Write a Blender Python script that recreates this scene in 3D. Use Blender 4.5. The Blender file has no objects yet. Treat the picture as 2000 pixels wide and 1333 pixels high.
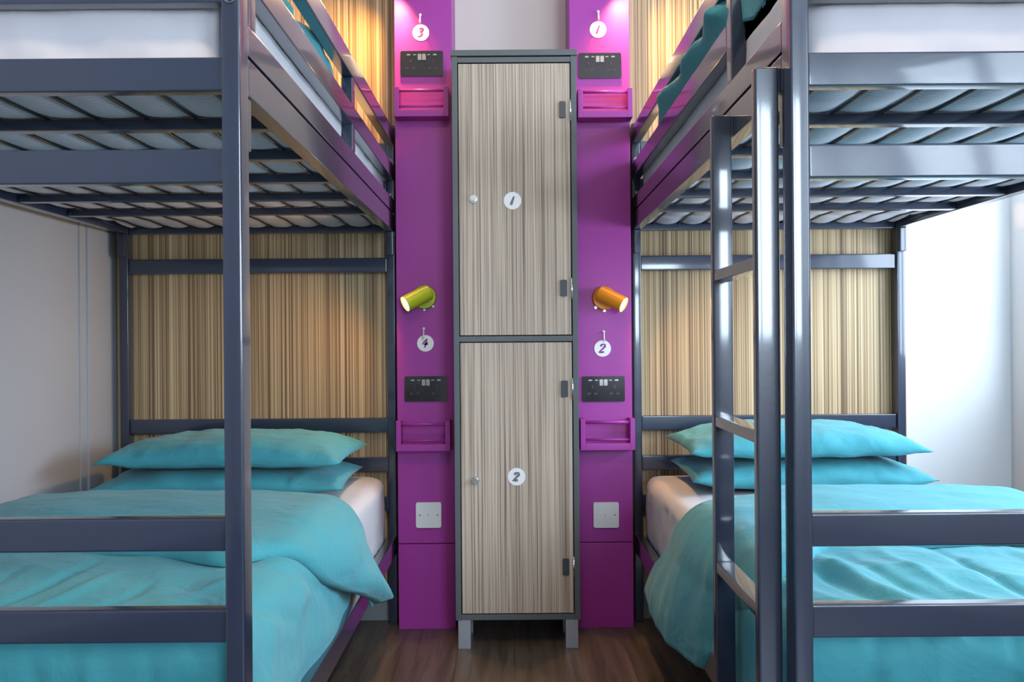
import bpy, bmesh, math, random
from mathutils import Vector, Matrix, noise

C = bpy.context.scene.collection
SC = bpy.context.scene
R = math.radians
PI = math.pi

# ------------------------------------------------------------------ camera
CAM_Z = 0.988
ROLL = R(0.45)
cam = bpy.data.cameras.new('camera')
cam.lens = 35.0
cam.sensor_width = 36.0
cam.clip_start = 0.02
cam_o = bpy.data.objects.new('camera', cam)
C.objects.link(cam_o)
cam_o.matrix_world = Matrix.Translation((0, 0, CAM_Z)) @ Matrix.Rotation(ROLL, 4, 'Y') @ Matrix.Rotation(R(90), 4, 'X')
SC.camera = cam_o

# ------------------------------------------------------------------ colour management
SC.view_settings.view_transform = 'Standard'
SC.view_settings.look = 'None'
SC.view_settings.gamma = 1.0
SC.view_settings.use_curve_mapping = False
SC.view_settings.exposure = 0.48

# ------------------------------------------------------------------ daylight outside
world = bpy.data.worlds.new('sky')
SC.world = world
world.use_nodes = True
bg = world.node_tree.nodes['Background']
bg.inputs[0].default_value = (0.62, 0.78, 1.0, 1)
bg.inputs[1].default_value = 1.5


def area(name, loc, target, sx, sy, energy, color, spread=180):
    l = bpy.data.lights.new(name, 'AREA')
    l.shape = 'RECTANGLE'
    l.size, l.size_y = sx, sy
    l.energy = energy
    l.color = color
    l.spread = R(spread)
    o = bpy.data.objects.new(name, l)
    C.objects.link(o)
    o.location = loc
    d = Vector(target) - Vector(loc)
    o.rotation_euler = d.to_track_quat('-Z', 'Y').to_euler()
    return o


# windows: beside the bed head and behind the camera in the right wall, and in the wall behind the camera
WA = dict(y0=1.25, y1=3.40, z0=0.86, z1=2.35)
WB = dict(y0=-1.75, y1=-0.15, z0=1.10, z1=2.30)
WF = dict(x0=0.75, x1=1.62, z0=0.95, z1=2.35)
XW = 1.78
YF = -2.4
COOL = (0.70, 0.85, 1.0)
area('daylight_side_window', (XW + .24, (WA['y0'] + WA['y1']) / 2, 1.60), (0, (WA['y0'] + WA['y1']) / 2, 1.5), 2.1, 1.45, 95, COOL)
area('daylight_rear_side_window', (XW + .24, (WB['y0'] + WB['y1']) / 2, 1.70), (0, (WB['y0'] + WB['y1']) / 2 + .3, 1.5), 1.55, 1.15, 48, COOL)
area('daylight_front_window', ((WF['x0'] + WF['x1']) / 2, YF - .20, 1.65), ((WF['x0'] + WF['x1']) / 2 - .3, 3, 1.2), .85, 1.35, 92, COOL)

# ------------------------------------------------------------------ helpers


def at(px, py, d):
    """photo pixel at distance d -> (x, z) in metres"""
    x0, y0 = px - 1000, py - 666.5
    c, s = math.cos(ROLL), math.sin(ROLL)
    u = x0 * c - y0 * s
    v = y0 * c + x0 * s
    f = 35.0 / 36.0 * 2000
    return (u * d / f, CAM_Z - v * d / f)


def add_box(bm, x0, x1, y0, y1, z0, z1, bev=0.0, seg=2):
    vs = [bm.verts.new(p) for p in ((x0, y0, z0), (x1, y0, z0), (x1, y1, z0), (x0, y1, z0),
                                    (x0, y0, z1), (x1, y0, z1), (x1, y1, z1), (x0, y1, z1))]
    fs = [bm.faces.new([vs[i] for i in q]) for q in ((0, 3, 2, 1), (4, 5, 6, 7), (0, 1, 5, 4), (1, 2, 6, 5), (2, 3, 7, 6), (3, 0, 4, 7))]
    if bev:
        es = list({e for f in fs for e in f.edges})
        r = bmesh.ops.bevel(bm, geom=es, offset=bev, segments=seg, affect='EDGES', profile=0.5)
    return fs


def add_cyl(bm, p0, p1, r0, r1=None, n=20, caps=True):
    p0, p1 = Vector(p0), Vector(p1)
    r1 = r0 if r1 is None else r1
    d = (p1 - p0).normalized()
    a = d.orthogonal().normalized()
    b = d.cross(a)
    A = [bm.verts.new(p0 + (a * math.cos(2 * PI * i / n) + b * math.sin(2 * PI * i / n)) * r0) for i in range(n)]
    B = [bm.verts.new(p1 + (a * math.cos(2 * PI * i / n) + b * math.sin(2 * PI * i / n)) * r1) for i in range(n)]
    for i in range(n):
        f = bm.faces.new((A[i], A[(i + 1) % n], B[(i + 1) % n], B[i]))
        f.smooth = True
    if caps:
        bm.faces.new(A[::-1])
        bm.faces.new(B)
    return A, B


def add_tube(bm, pts, r, n=10):
    pts = [Vector(p) for p in pts]
    rings = []
    prev = None
    for i, p in enumerate(pts):
        d = (pts[min(i + 1, len(pts) - 1)] - pts[max(i - 1, 0)]).normalized()
        a = d.orthogonal().normalized() if prev is None else (prev - d * prev.dot(d)).normalized()
        prev = a
        b = d.cross(a)
        rings.append([bm.verts.new(p + (a * math.cos(2 * PI * k / n) + b * math.sin(2 * PI * k / n)) * r) for k in range(n)])
    for i in range(len(rings) - 1):
        for k in range(n):
            f = bm.faces.new((rings[i][k], rings[i][(k + 1) % n], rings[i + 1][(k + 1) % n], rings[i + 1][k]))
            f.smooth = True
    bm.faces.new(rings[0][::-1])
    bm.faces.new(rings[-1])


def add_prism(bm, pts, y0, y1):
    """outline (x, z) extruded along Y"""
    A = [bm.verts.new((x, y0, z)) for x, z in pts]
    B = [bm.verts.new((x, y1, z)) for x, z in pts]
    n = len(pts)
    bm.faces.new(A)
    bm.faces.new(B[::-1])
    for i in range(n):
        bm.faces.new((A[i], B[i], B[(i + 1) % n], A[(i + 1) % n]))


def rrect(cx, cz, w, h, r, n=5):
    out = []
    for qx, qz, a0 in ((1, 1, 0), (-1, 1, 90), (-1, -1, 180), (1, -1, 270)):
        for k in range(n + 1):
            a = R(a0 + 90 * k / n)
            out.append((cx + qx * (w / 2 - r) + r * math.cos(a), cz + qz * (h / 2 - r) + r * math.sin(a)))
    return out


def circ(cx, cz, r, n=32):
    return [(cx + r * math.cos(2 * PI * k / n), cz + r * math.sin(2 * PI * k / n)) for k in range(n)]


def obj(name, bm, m, parent=None, loc=None, smooth=None):
    bmesh.ops.recalc_face_normals(bm, faces=bm.faces[:])
    me = bpy.data.meshes.new(name)
    bm.to_mesh(me)
    bm.free()
    if smooth is not None:
        for p in me.polygons:
            p.use_smooth = smooth
    me.materials.append(m)
    o = bpy.data.objects.new(name, me)
    C.objects.link(o)
    if parent is not None:
        o.parent = parent
    if loc:
        o.location = loc
    return o


def soften(o, angle=35):
    """smooth shading with sharp edges kept on the flat faces of bevelled tube"""
    me = o.data
    for p in me.polygons:
        p.use_smooth = True
    me.set_sharp_from_angle(angle=R(angle))
    wn = o.modifiers.new('weighted', 'WEIGHTED_NORMAL')
    wn.keep_sharp = True
    return o


def boxo(name, m, parent, x0, x1, y0, y1, z0, z1, bev=0.0, seg=2):
    bm = bmesh.new()
    if x0 > x1: x0, x1 = x1, x0
    add_box(bm, x0, x1, y0, y1, z0, z1, bev, seg)
    o = obj(name, bm, m, parent)
    if bev:
        soften(o)
    return o


def tag(o, label, cat, group=None):
    o['label'] = label
    o['category'] = cat
    if group:
        o['group'] = group
    return o


def struct(o):
    o['kind'] = 'structure'
    return o


def thing(name, label, cat, loc=(0, 0, 0), group=None):
    o = bpy.data.objects.new(name, None)
    o.empty_display_size = 0.05
    C.objects.link(o)
    o.location = loc
    return tag(o, label, cat, group)


# parts are modelled in world coordinates; their meshes are shifted so the Empty sits at the thing's base
def settle(root):
    inv = Vector(root.location)
    for ch in root.children:
        if ch.type == 'MESH' and not ch.get('_s'):
            ch.data.transform(Matrix.Translation(-inv))
            for g in ch.children:
                g.data.transform(Matrix.Translation(-inv))


# ------------------------------------------------------------------ materials
def mat(name, color, rough=0.5, metal=0.0, spec=0.5, coat=0.0, coat_r=0.1):
    m = bpy.data.materials.new(name)
    m.use_nodes = True
    b = m.node_tree.nodes['Principled BSDF']
    b.inputs['Base Color'].default_value = (*color, 1)
    b.inputs['Roughness'].default_value = rough
    b.inputs['Metallic'].default_value = metal
    b.inputs['Specular IOR Level'].default_value = spec
    b.inputs['Coat Weight'].default_value = coat
    b.inputs['Coat Roughness'].default_value = coat_r
    return m


def N(m, t, **kw):
    n = m.node_tree.nodes.new(t)
    for k, v in kw.items():
        if k.startswith('_'):
            setattr(n, k[1:], v)
        else:
            n.inputs[k].default_value = v
    return n


def L(m, a, b):
    m.node_tree.links.new(a, b)


def bsdf(m):
    return m.node_tree.nodes['Principled BSDF']


def noise_bump(m, scale, strength, dist, detail=3, mapping=None):
    tc = N(m, 'ShaderNodeTexCoord')
    mp = N(m, 'ShaderNodeMapping')
    mp.inputs['Scale'].default_value = mapping or (1, 1, 1)
    L(m, tc.outputs['Object'], mp.inputs['Vector'])
    n = N(m, 'ShaderNodeTexNoise', Scale=scale, Detail=detail)
    L(m, mp.outputs['Vector'], n.inputs['Vector'])
    b = N(m, 'ShaderNodeBump', Strength=strength, Distance=dist)
    L(m, n.outputs['Fac'], b.inputs['Height'])
    L(m, b.outputs['Normal'], bsdf(m).inputs['Normal'])
    return n, b


def colour_noise(m, scale, c0, c1, lo=0.35, hi=0.65, mapping=(1, 1, 1), detail=4):
    tc = N(m, 'ShaderNodeTexCoord')
    mp = N(m, 'ShaderNodeMapping')
    mp.inputs['Scale'].default_value = mapping
    L(m, tc.outputs['Object'], mp.inputs['Vector'])
    n = N(m, 'ShaderNodeTexNoise', Scale=scale, Detail=detail)
    L(m, mp.outputs['Vector'], n.inputs['Vector'])
    r = N(m, 'ShaderNodeValToRGB')
    r.color_ramp.elements[0].position, r.color_ramp.elements[1].position = lo, hi
    r.color_ramp.elements[0].color = (*c0, 1)
    r.color_ramp.elements[1].color = (*c1, 1)
    L(m, n.outputs['Fac'], r.inputs['Fac'])
    L(m, r.outputs['Color'], bsdf(m).inputs['Base Color'])


def wood(name, ramp, sx=170, sz=0.9, rough=0.45, warp=0.0, seed=0.0):
    m = mat(name, (0.3, 0.2, 0.1), rough, spec=0.35)
    tc = N(m, 'ShaderNodeTexCoord')
    src = tc.outputs['Object']
    if warp:
        wm = N(m, 'ShaderNodeMapping')
        wm.inputs['Scale'].default_value = (9, 9, 5)
        L(m, src, wm.inputs['Vector'])
        wn = N(m, 'ShaderNodeTexNoise', Scale=1.0, Detail=2.0)
        L(m, wm.outputs['Vector'], wn.inputs['Vector'])
        sub = N(m, 'ShaderNodeVectorMath', _operation='MULTIPLY_ADD')
        sub.inputs[1].default_value = (warp, warp, 0)
        L(m, wn.outputs['Color'], sub.inputs[0])
        L(m, src, sub.inputs[2])
        src = sub.outputs[0]
    mp = N(m, 'ShaderNodeMapping')
    mp.inputs['Location'].default_value = (seed, seed * 0.7, 0)
    mp.inputs['Scale'].default_value = (sx, 3.0, sz)
    L(m, src, mp.inputs['Vector'])
    n1 = N(m, 'ShaderNodeTexNoise', Scale=1.0, Detail=3.0, Roughness=0.6)
    L(m, mp.outputs['Vector'], n1.inputs['Vector'])
    mp2 = N(m, 'ShaderNodeMapping')
    mp2.inputs['Location'].default_value = (seed + 5, 3, 2)
    mp2.inputs['Scale'].default_value = (sx * 0.16, 1.0, sz * 0.6)
    L(m, src, mp2.inputs['Vector'])
    n2 = N(m, 'ShaderNodeTexNoise', Scale=1.0, Detail=2.0)
    L(m, mp2.outputs['Vector'], n2.inputs['Vector'])
    mx = N(m, 'ShaderNodeMath', _operation='MULTIPLY_ADD')
    mx.inputs[1].default_value = 0.16
    L(m, n2.outputs['Fac'], mx.inputs[0])
    ml = N(m, 'ShaderNodeMath', _operation='MULTIPLY')
    ml.inputs[1].default_value = 0.88
    L(m, n1.outputs['Fac'], ml.inputs[0])
    L(m, ml.outputs[0], mx.inputs[2])
    r = N(m, 'ShaderNodeValToRGB')
    els = r.color_ramp.elements
    els[0].position, els[0].color = ramp[0][0], (*ramp[0][1], 1)
    els[1].position, els[1].color = ramp[-1][0], (*ramp[-1][1], 1)
    for p, c in ramp[1:-1]:
        e = els.new(p)
        e.color = (*c, 1)
    L(m, mx.outputs[0], r.inputs['Fac'])
    L(m, r.outputs['Color'], bsdf(m).inputs['Base Color'])
    b = N(m, 'ShaderNodeBump', Strength=0.12, Distance=0.001)
    L(m, mx.outputs[0], b.inputs['Height'])
    L(m, b.outputs['Normal'], bsdf(m).inputs['Normal'])
    return m


def floor_mat():
    m = mat('dark wood vinyl', (0.05, 0.035, 0.03), 0.38, spec=0.4)
    tc = N(m, 'ShaderNodeTexCoord')
    mp = N(m, 'ShaderNodeMapping')
    mp.inputs['Rotation'].default_value = (0, 0, R(90))
    L(m, tc.outputs['Object'], mp.inputs['Vector'])
    br = N(m, 'ShaderNodeTexBrick', Scale=1.0)
    br.offset = 0.37
    br.inputs['Brick Width'].default_value = 1.2
    br.inputs['Row Height'].default_value = 0.18
    br.inputs['Mortar Size'].default_value = 0.0012
    br.inputs['Color1'].default_value = (0.30, 0.30, 0.30, 1)
    br.inputs['Color2'].default_value = (0.62, 0.62, 0.62, 1)
    br.inputs['Mortar'].default_value = (0.06, 0.06, 0.06, 1)
    L(m, mp.outputs['Vector'], br.inputs['Vector'])
    g = N(m, 'ShaderNodeMapping')
    g.inputs['Scale'].default_value = (34, 2.2, 1)
    L(m, tc.outputs['Object'], g.inputs['Vector'])
    n = N(m, 'ShaderNodeTexNoise', Scale=1.0, Detail=6.0, Roughness=0.65, Distortion=0.6)
    L(m, g.outputs['Vector'], n.inputs['Vector'])
    r = N(m, 'ShaderNodeValToRGB')
    r.color_ramp.elements[0].position, r.color_ramp.elements[1].position = 0.3, 0.72
    r.color_ramp.elements[0].color = (0.085, 0.064, 0.052, 1)
    r.color_ramp.elements[1].color = (0.27, 0.205, 0.155, 1)
    L(m, n.outputs['Fac'], r.inputs['Fac'])
    mx = N(m, 'ShaderNodeMixRGB', _blend_type='MULTIPLY')
    mx.inputs['Fac'].default_value = 0.8
    L(m, r.outputs['Color'], mx.inputs['Color1'])
    L(m, br.outputs['Color'], mx.inputs['Color2'])
    L(m, mx.outputs['Color'], bsdf(m).inputs['Base Color'])
    b = N(m, 'ShaderNodeBump', Strength=0.15, Distance=0.002)
    L(m, n.outputs['Fac'], b.inputs['Height'])
    L(m, b.outputs['Normal'], bsdf(m).inputs['Normal'])
    return m


M = {}
M['steel'] = mat('charcoal gloss paint', (0.017, 0.026, 0.054), 0.28, spec=0.45, coat=0.9, coat_r=0.07)
noise_bump(M['steel'], 160, 0.05, 0.002, 2)
M['dark_steel'] = mat('black wire', (0.02, 0.02, 0.024), 0.3)
M['chrome'] = mat('chrome', (0.75, 0.75, 0.76), 0.18, 1.0)
M['purple'] = mat('purple eggshell paint', (0.345, 0.033, 0.305), 0.38, spec=0.4)
noise_bump(M['purple'], 9, 0.08, 0.004, 4, (1, 1, 5))
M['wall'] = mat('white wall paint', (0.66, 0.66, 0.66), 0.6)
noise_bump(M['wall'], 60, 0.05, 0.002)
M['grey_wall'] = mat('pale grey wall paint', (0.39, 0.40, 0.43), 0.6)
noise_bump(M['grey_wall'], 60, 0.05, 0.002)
M['beige'] = mat('beige wall paint', (0.74, 0.67, 0.60), 0.6)
M['ceiling'] = mat('ceiling white', (0.75, 0.73, 0.70), 0.7)
M['floor'] = floor_mat()
M['trim'] = mat('grey skirting paint', (0.22, 0.23, 0.25), 0.45)
M['frame'] = mat('window frame', (0.42, 0.46, 0.53), 0.4)
M['panel_wood'] = wood('striped veneer', [(0.40, (0.13, 0.078, 0.042)), (0.50, (0.36, 0.24, 0.125)), (0.58, (0.50, 0.36, 0.20)), (0.68, (0.64, 0.50, 0.31))], sx=250, sz=0.35)
M['door_wood'] = wood('locker veneer', [(0.36, (0.15, 0.105, 0.080)), (0.46, (0.36, 0.28, 0.22)), (0.56, (0.50, 0.41, 0.325)), (0.70, (0.64, 0.54, 0.44))], sx=240, sz=1.1, warp=0.003, seed=3.1)
M['locker_grey'] = mat('locker grey laminate', (0.092, 0.104, 0.112), 0.45)
M['leg_grey'] = mat('silver leg', (0.34, 0.36, 0.40), 0.35, 0.3)
M['white'] = mat('white plastic', (0.72, 0.74, 0.76), 0.3)
M['sticker'] = mat('white sticker', (0.82, 0.83, 0.84), 0.4)
M['ink_purple'] = mat('purple ink', (0.30, 0.03, 0.22), 0.5)
M['ink_grey'] = mat('grey ink', (0.16, 0.15, 0.15), 0.5)
M['nickel'] = mat('black nickel', (0.075, 0.072, 0.078), 0.12, 0.9)
M['black'] = mat('black plastic', (0.012, 0.012, 0.013), 0.35)
M['switch'] = mat('nickel rocker', (0.50, 0.47, 0.44), 0.15, 0.9)
M['lime'] = mat('lime lamp enamel', (0.50, 0.56, 0.02), 0.35)
M['orange'] = mat('orange lamp enamel', (0.80, 0.27, 0.008), 0.35)
M['sheet'] = mat('white sheet', (0.57, 0.555, 0.59), 0.85, spec=0.15)
noise_bump(M['sheet'], 5, 0.22, 0.03, 3, (1, 1, 1.6))
M['ticking'] = mat('pale striped ticking', (0.55, 0.60, 0.65), 0.85, spec=0.1)
M['teal'] = mat('teal cotton', (0.056, 0.295, 0.345), 0.75, spec=0.2)
bsdf(M['teal']).inputs['Sheen Weight'].default_value = 0.12
M['hinge_cover'] = mat('dark hinge cover', (0.035, 0.042, 0.052), 0.35)


def ticking():
    m = M['ticking']
    tc = N(m, 'ShaderNodeTexCoord')
    w = N(m, 'ShaderNodeTexWave', Scale=20.0, Distortion=1.2, Detail=1.0)
    w.bands_direction = 'Y'
    L(m, tc.outputs['Object'], w.inputs['Vector'])
    r = N(m, 'ShaderNodeValToRGB')
    r.color_ramp.elements[0].color = (0.55, 0.55, 0.63, 1)
    r.color_ramp.elements[1].color = (0.66, 0.65, 0.70, 1)
    L(m, w.outputs['Fac'], r.inputs['Fac'])
    L(m, r.outputs['Color'], bsdf(m).inputs['Base Color'])
    n = N(m, 'ShaderNodeTexNoise', Scale=9.0, Detail=4.0)
    L(m, tc.outputs['Object'], n.inputs['Vector'])
    b = N(m, 'ShaderNodeBump', Strength=0.3, Distance=0.02)
    L(m, n.outputs['Fac'], b.inputs['Height'])
    L(m, b.outputs['Normal'], bsdf(m).inputs['Normal'])


ticking()


def teal_weave():
    m = M['teal']
    tc = N(m, 'ShaderNodeTexCoord')
    n1 = N(m, 'ShaderNodeTexNoise', Scale=14.0, Detail=5.0, Distortion=0.8)
    L(m, tc.outputs['Object'], n1.inputs['Vector'])
    n2 = N(m, 'ShaderNodeTexNoise', Scale=900.0, Detail=1.0)
    L(m, tc.outputs['Object'], n2.inputs['Vector'])
    b1 = N(m, 'ShaderNodeBump', Strength=0.38, Distance=0.014)
    L(m, n1.outputs['Fac'], b1.inputs['Height'])
    b2 = N(m, 'ShaderNodeBump', Strength=0.10, Distance=0.0006)
    L(m, n2.outputs['Fac'], b2.inputs['Height'])
    L(m, b1.outputs['Normal'], b2.inputs['Normal'])
    L(m, b2.outputs['Normal'], bsdf(m).inputs['Normal'])


teal_weave()


def emit(name, color, strength):
    m = bpy.data.materials.new(name)
    m.use_nodes = True
    nt = m.node_tree
    nt.nodes.remove(nt.nodes['Principled BSDF'])
    e = nt.nodes.new('ShaderNodeEmission')
    e.inputs[0].default_value = (*color, 1)
    e.inputs[1].default_value = strength
    nt.links.new(e.outputs[0], nt.nodes['Material Output'].inputs[0])
    return m


M['bulb'] = emit('lit bulb', (1.0, 0.80, 0.45), 14)


def glass_pane():
    m = bpy.data.materials.new('window glass')
    m.use_nodes = True
    nt = m.node_tree
    nt.nodes.remove(nt.nodes['Principled BSDF'])
    t = nt.nodes.new('ShaderNodeBsdfTransparent')
    g = nt.nodes.new('ShaderNodeBsdfGlossy')
    g.inputs['Roughness'].default_value = 0.02
    x = nt.nodes.new('ShaderNodeMixShader')
    x.inputs[0].default_value = 0.06
    nt.links.new(t.outputs[0], x.inputs[1])
    nt.links.new(g.outputs[0], x.inputs[2])
    nt.links.new(x.outputs[0], nt.nodes['Material Output'].inputs[0])
    return m


M['glass'] = glass_pane()

# ------------------------------------------------------------------ room shell
XL, XR = -1.417, 1.402                 # left wall, right end of the veneer panel
YB = 3.555                             # back wall plane beside the pilasters
YREC = 3.64                            # recess between the pilasters
ZC = 2.75
PL = (-0.396, -0.199)                  # left pilaster x range
PR = (0.205, 0.411)                    # right pilaster
YP = 3.42                              # pilaster face

struct(boxo('floor', M['floor'], None, XL - 0.1, XW + 0.1, YF - 0.1, YREC + 0.1, -0.08, 0.0))
struct(boxo('ceiling', M['ceiling'], None, XL - 0.1, XW + 0.1, YF - 0.1, YREC + 0.1, ZC, ZC + 0.08))
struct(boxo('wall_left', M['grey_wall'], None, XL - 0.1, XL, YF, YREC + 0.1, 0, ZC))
bm = bmesh.new()
for x0, x1, yy in ((XL, PL[0] + 0.02, YB), (PL[0] + 0.02, PR[1] - 0.02, YREC), (PR[1] - 0.02, XR, YB)):
    add_box(bm, x0, x1, yy, YREC + 0.1, 0, ZC)
wb = obj('wall_back', bm, M['beige'])
struct(wb)
struct(boxo('wall_back_alcove', M['wall'], None, XR, XW, YB, YREC + 0.1, 0, ZC))
T = .16
bm = bmesh.new()
ycut = [YF, WB['y0'], WB['y1'], WA['y0'], WA['y1'], YREC + .1]
add_box(bm, XW, XW + T, ycut[0], ycut[1], 0, ZC)
add_box(bm, XW, XW + T, ycut[2], ycut[3], 0, ZC)
add_box(bm, XW, XW + T, ycut[4], ycut[5], 0, ZC)
for w in (WA, WB):
    add_box(bm, XW, XW + T, w['y0'], w['y1'], 0, w['z0'])
    add_box(bm, XW, XW + T, w['y0'], w['y1'], w['z1'], ZC)
struct(obj('wall_right', bm, M['wall']))
bm = bmesh.new()
add_box(bm, XL - 0.1, WF['x0'], YF - 0.12, YF, 0, ZC)
add_box(bm, WF['x1'], XW + T, YF - 0.12, YF, 0, ZC)
add_box(bm, WF['x0'], WF['x1'], YF - 0.12, YF, 0, WF['z0'])
add_box(bm, WF['x0'], WF['x1'], YF - 0.12, YF, WF['z1'], ZC)
struct(obj('wall_front', bm, M['wall']))


def window(name, u0, u1, z0, z1, side):
    bm = bmesh.new()
    um = (u0 + u1) / 2
    for a in ((u0, u0 + .05, z0, z1), (u1 - .05, u1, z0, z1), (u0 + .05, u1 - .05, z0, z0 + .05), (u0 + .05, u1 - .05, z1 - .05, z1), (um - .025, um + .025, z0 + .05, z1 - .05)):
        if side:
            add_box(bm, XW + .08, XW + .13, *a)
        else:
            add_box(bm, a[0], a[1], YF - .10, YF - .05, a[2], a[3])
    w = struct(obj(name, bm, M['frame']))
    bm = bmesh.new()
    if side:
        add_box(bm, XW + .102, XW + .108, u0 + .05, u1 - .05, z0 + .05, z1 - .05)
    else:
        add_box(bm, u0 + .05, u1 - .05, YF - .078, YF - .072, z0 + .05, z1 - .05)
    obj('pane', bm, M['glass'], w)


window('window_1', WA['y0'], WA['y1'], WA['z0'], WA['z1'], True)
window('window_2', WB['y0'], WB['y1'], WB['z0'], WB['z1'], True)
window('window_3', WF['x0'], WF['x1'], WF['z0'], WF['z1'], False)
# board up the left wall corner, skirting
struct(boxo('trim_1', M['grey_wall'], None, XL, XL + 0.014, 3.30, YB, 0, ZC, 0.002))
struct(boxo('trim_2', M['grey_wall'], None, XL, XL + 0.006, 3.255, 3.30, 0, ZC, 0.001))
bm = bmesh.new()
add_box(bm, XL + .014, PL[0], YB - .03, YB, 0, 0.105, 0.003)
add_box(bm, PR[1], XW, YB - .03, YB, 0, 0.105, 0.003)
struct(obj('baseboard_back', bm, M['trim']))
struct(boxo('baseboard_left', M['trim'], None, XL, XL + .014, YF, 3.255, 0, 0.105, 0.003))

# ceiling downlight behind the camera (warm room light)
t = thing('ceiling_light', 'round flush ceiling light over the aisle between the bunks', 'ceiling light', (0.0, 0.7, ZC))
bm = bmesh.new()
add_cyl(bm, (0.0, 0.7, ZC), (0.0, 0.7, ZC - 0.04), 0.17, 0.165, 32)
obj('housing', bm, M['white'], t)
bm = bmesh.new()
add_cyl(bm, (0.0, 0.7, ZC - 0.041), (0.0, 0.7, ZC - 0.05), 0.155, 0.14, 32)
obj('diffuser', bm, emit('warm diffuser', (1.0, 0.76, 0.50), 16), t)
settle(t)
l = bpy.data.lights.new('ceiling_lamp', 'AREA')
l.shape = 'DISK'
l.size = 0.3
l.energy = 13
l.color = (1.0, 0.70, 0.42)
lo = bpy.data.objects.new('ceiling_lamp', l)
C.objects.link(lo)
lo.location = (0.0, 0.7, ZC - 0.06)

# ------------------------------------------------------------------ veneer wall panels and pilasters
o = boxo('wall_panel', M['panel_wood'], None, XL + .016, PL[0] - .001, YB - .022, YB, 0.106, ZC - .02, 0.002)
tag(o, 'striped wood veneer wall panel at the head of the left bunk', 'wall panel')
o = boxo('wall_panel', M['panel_wood'], None, PR[1] + .001, XR - .002, YB - .022, YB, 0.106, ZC - .02, 0.002)
tag(o, 'striped wood veneer wall panel at the head of the right bunk', 'wall panel')

SEAM = 0.292
for (x0, x1), lab in ((PL, 'purple painted pilaster left of the locker, carrying the lime green lamp'),
                      (PR, 'purple painted pilaster right of the locker, carrying the orange lamp')):
    t = thing('pilaster', lab, 'pilaster', ((x0 + x1) / 2, YP, 0))
    boxo('upper_board', M['purple'], t, x0, x1, YP, YREC, SEAM + .0025, ZC, 0.002)
    boxo('plinth_board', M['purple'], t, x0, x1, YP - .001, YREC, 0, SEAM, 0.002)
    settle(t)


# ------------------------------------------------------------------ numerals
STROKES = {
    '1': [[(-.07, -.48), (-.03, -.1), (.07, .48)]],
    '2': [[(-.27, .22), (-.20, .38), (-.02, .46), (.17, .40), (.20, .22), (.06, .0), (-.15, -.22), (-.30, -.42), (-.05, -.40), (.24, -.38)]],
    '3': [[(-.20, .30), (-.06, .44), (.14, .42), (.19, .26), (.06, .10), (-.08, .05), (.10, .0), (.19, -.16), (.10, -.36), (-.10, -.46), (-.28, -.36)]],
    '4': [[(.10, .46), (-.10, .20), (-.30, -.08), (-.06, -.10), (.28, -.06)], [(.13, .20), (.06, -.10), (.02, -.48)]],
}


def numeral(bm, ch, cx, cz, h, y, w):
    for st in STROKES[ch]:
        P = [Vector((cx + (a + 0.22 * b) * h, cz + b * h)) for a, b in st]
        n = len(P)
        Lf, Rt = [], []
        for i in range(n):
            d = (P[min(i + 1, n - 1)] - P[max(i - 1, 0)]).normalized()
            q = Vector((-d.y, d.x)) * w * 0.5 * (0.85 + 0.25 * math.sin(i * 1.7 + 1))
            Lf.append(P[i] + q)
            Rt.append(P[i] - q)
        for i in range(n - 1):
            q = [Lf[i], Lf[i + 1], Rt[i + 1], Rt[i]]
            A = [bm.verts.new((p.x, y, p.y)) for p in q]
            B = [bm.verts.new((p.x, y + .0006, p.y)) for p in q]
            bm.faces.new(A)
            bm.faces.new(B[::-1])
            for k in range(4):
                bm.faces.new((A[k], B[k], B[(k + 1) % 4], A[(k + 1) % 4]))


def disc(px, py, ch, label, group, r=0.0285, ink='ink_purple', y=YP):
    x, z = at(px, py, y)
    t = thing('number_disc', label, 'number sign', (x, y, z - r), group)
    bm = bmesh.new()
    add_prism(bm, circ(x, z, r, 40), y - .0015, y - .0001)
    obj('sticker', bm, M['sticker'], t)
    bm = bmesh.new()
    numeral(bm, ch, x, z, r * 1.12, y - .0022, r * .25)
    obj('numeral', bm, M[ink], t)['label'] = ink.split('_')[1] + ' numeral ' + ch
    settle(t)


G = 'bunk number discs on the pilasters'
disc(822, 64, '3', 'white round disc with purple 3, high on the left pilaster', G)
disc(831, 671, '4', 'white round disc with purple 4 below the lime lamp', G)
disc(1168, 58, '1', 'white round disc with purple 1, high on the right pilaster', G)
disc(1177, 681, '2', 'white round disc with purple 2 below the orange lamp', G)


def hook(px, py, label):
    x, z = at(px, py, YP)
    t = thing('coat_hook', label, 'hook', (x, YP, z - .015), 'coat hooks above the number discs')
    bm = bmesh.new()
    pts = [(x, YP - .001, z + .017), (x, YP - .010, z + .016), (x, YP - .012, z + .006), (x, YP - .012, z - .008),
           (x, YP - .016, z - .015), (x, YP - .024, z - .015), (x, YP - .028, z - .008)]
    add_tube(bm, pts, .0026, 8)
    obj('hook_wire', bm, M['white'], t)
    bm = bmesh.new()
    add_cyl(bm, (x, YP - .001, z + .017), (x, YP - .004, z + .017), .0048, n=14)
    obj('rose', bm, M['white'], t)
    settle(t)


hook(821, 39, 'small white coat hook above the 3 disc')
hook(828, 652, 'small white coat hook above the 4 disc')
hook(1168, 33, 'small white coat hook above the 1 disc')
hook(1179, 658, 'small white coat hook above the 2 disc')


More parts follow.
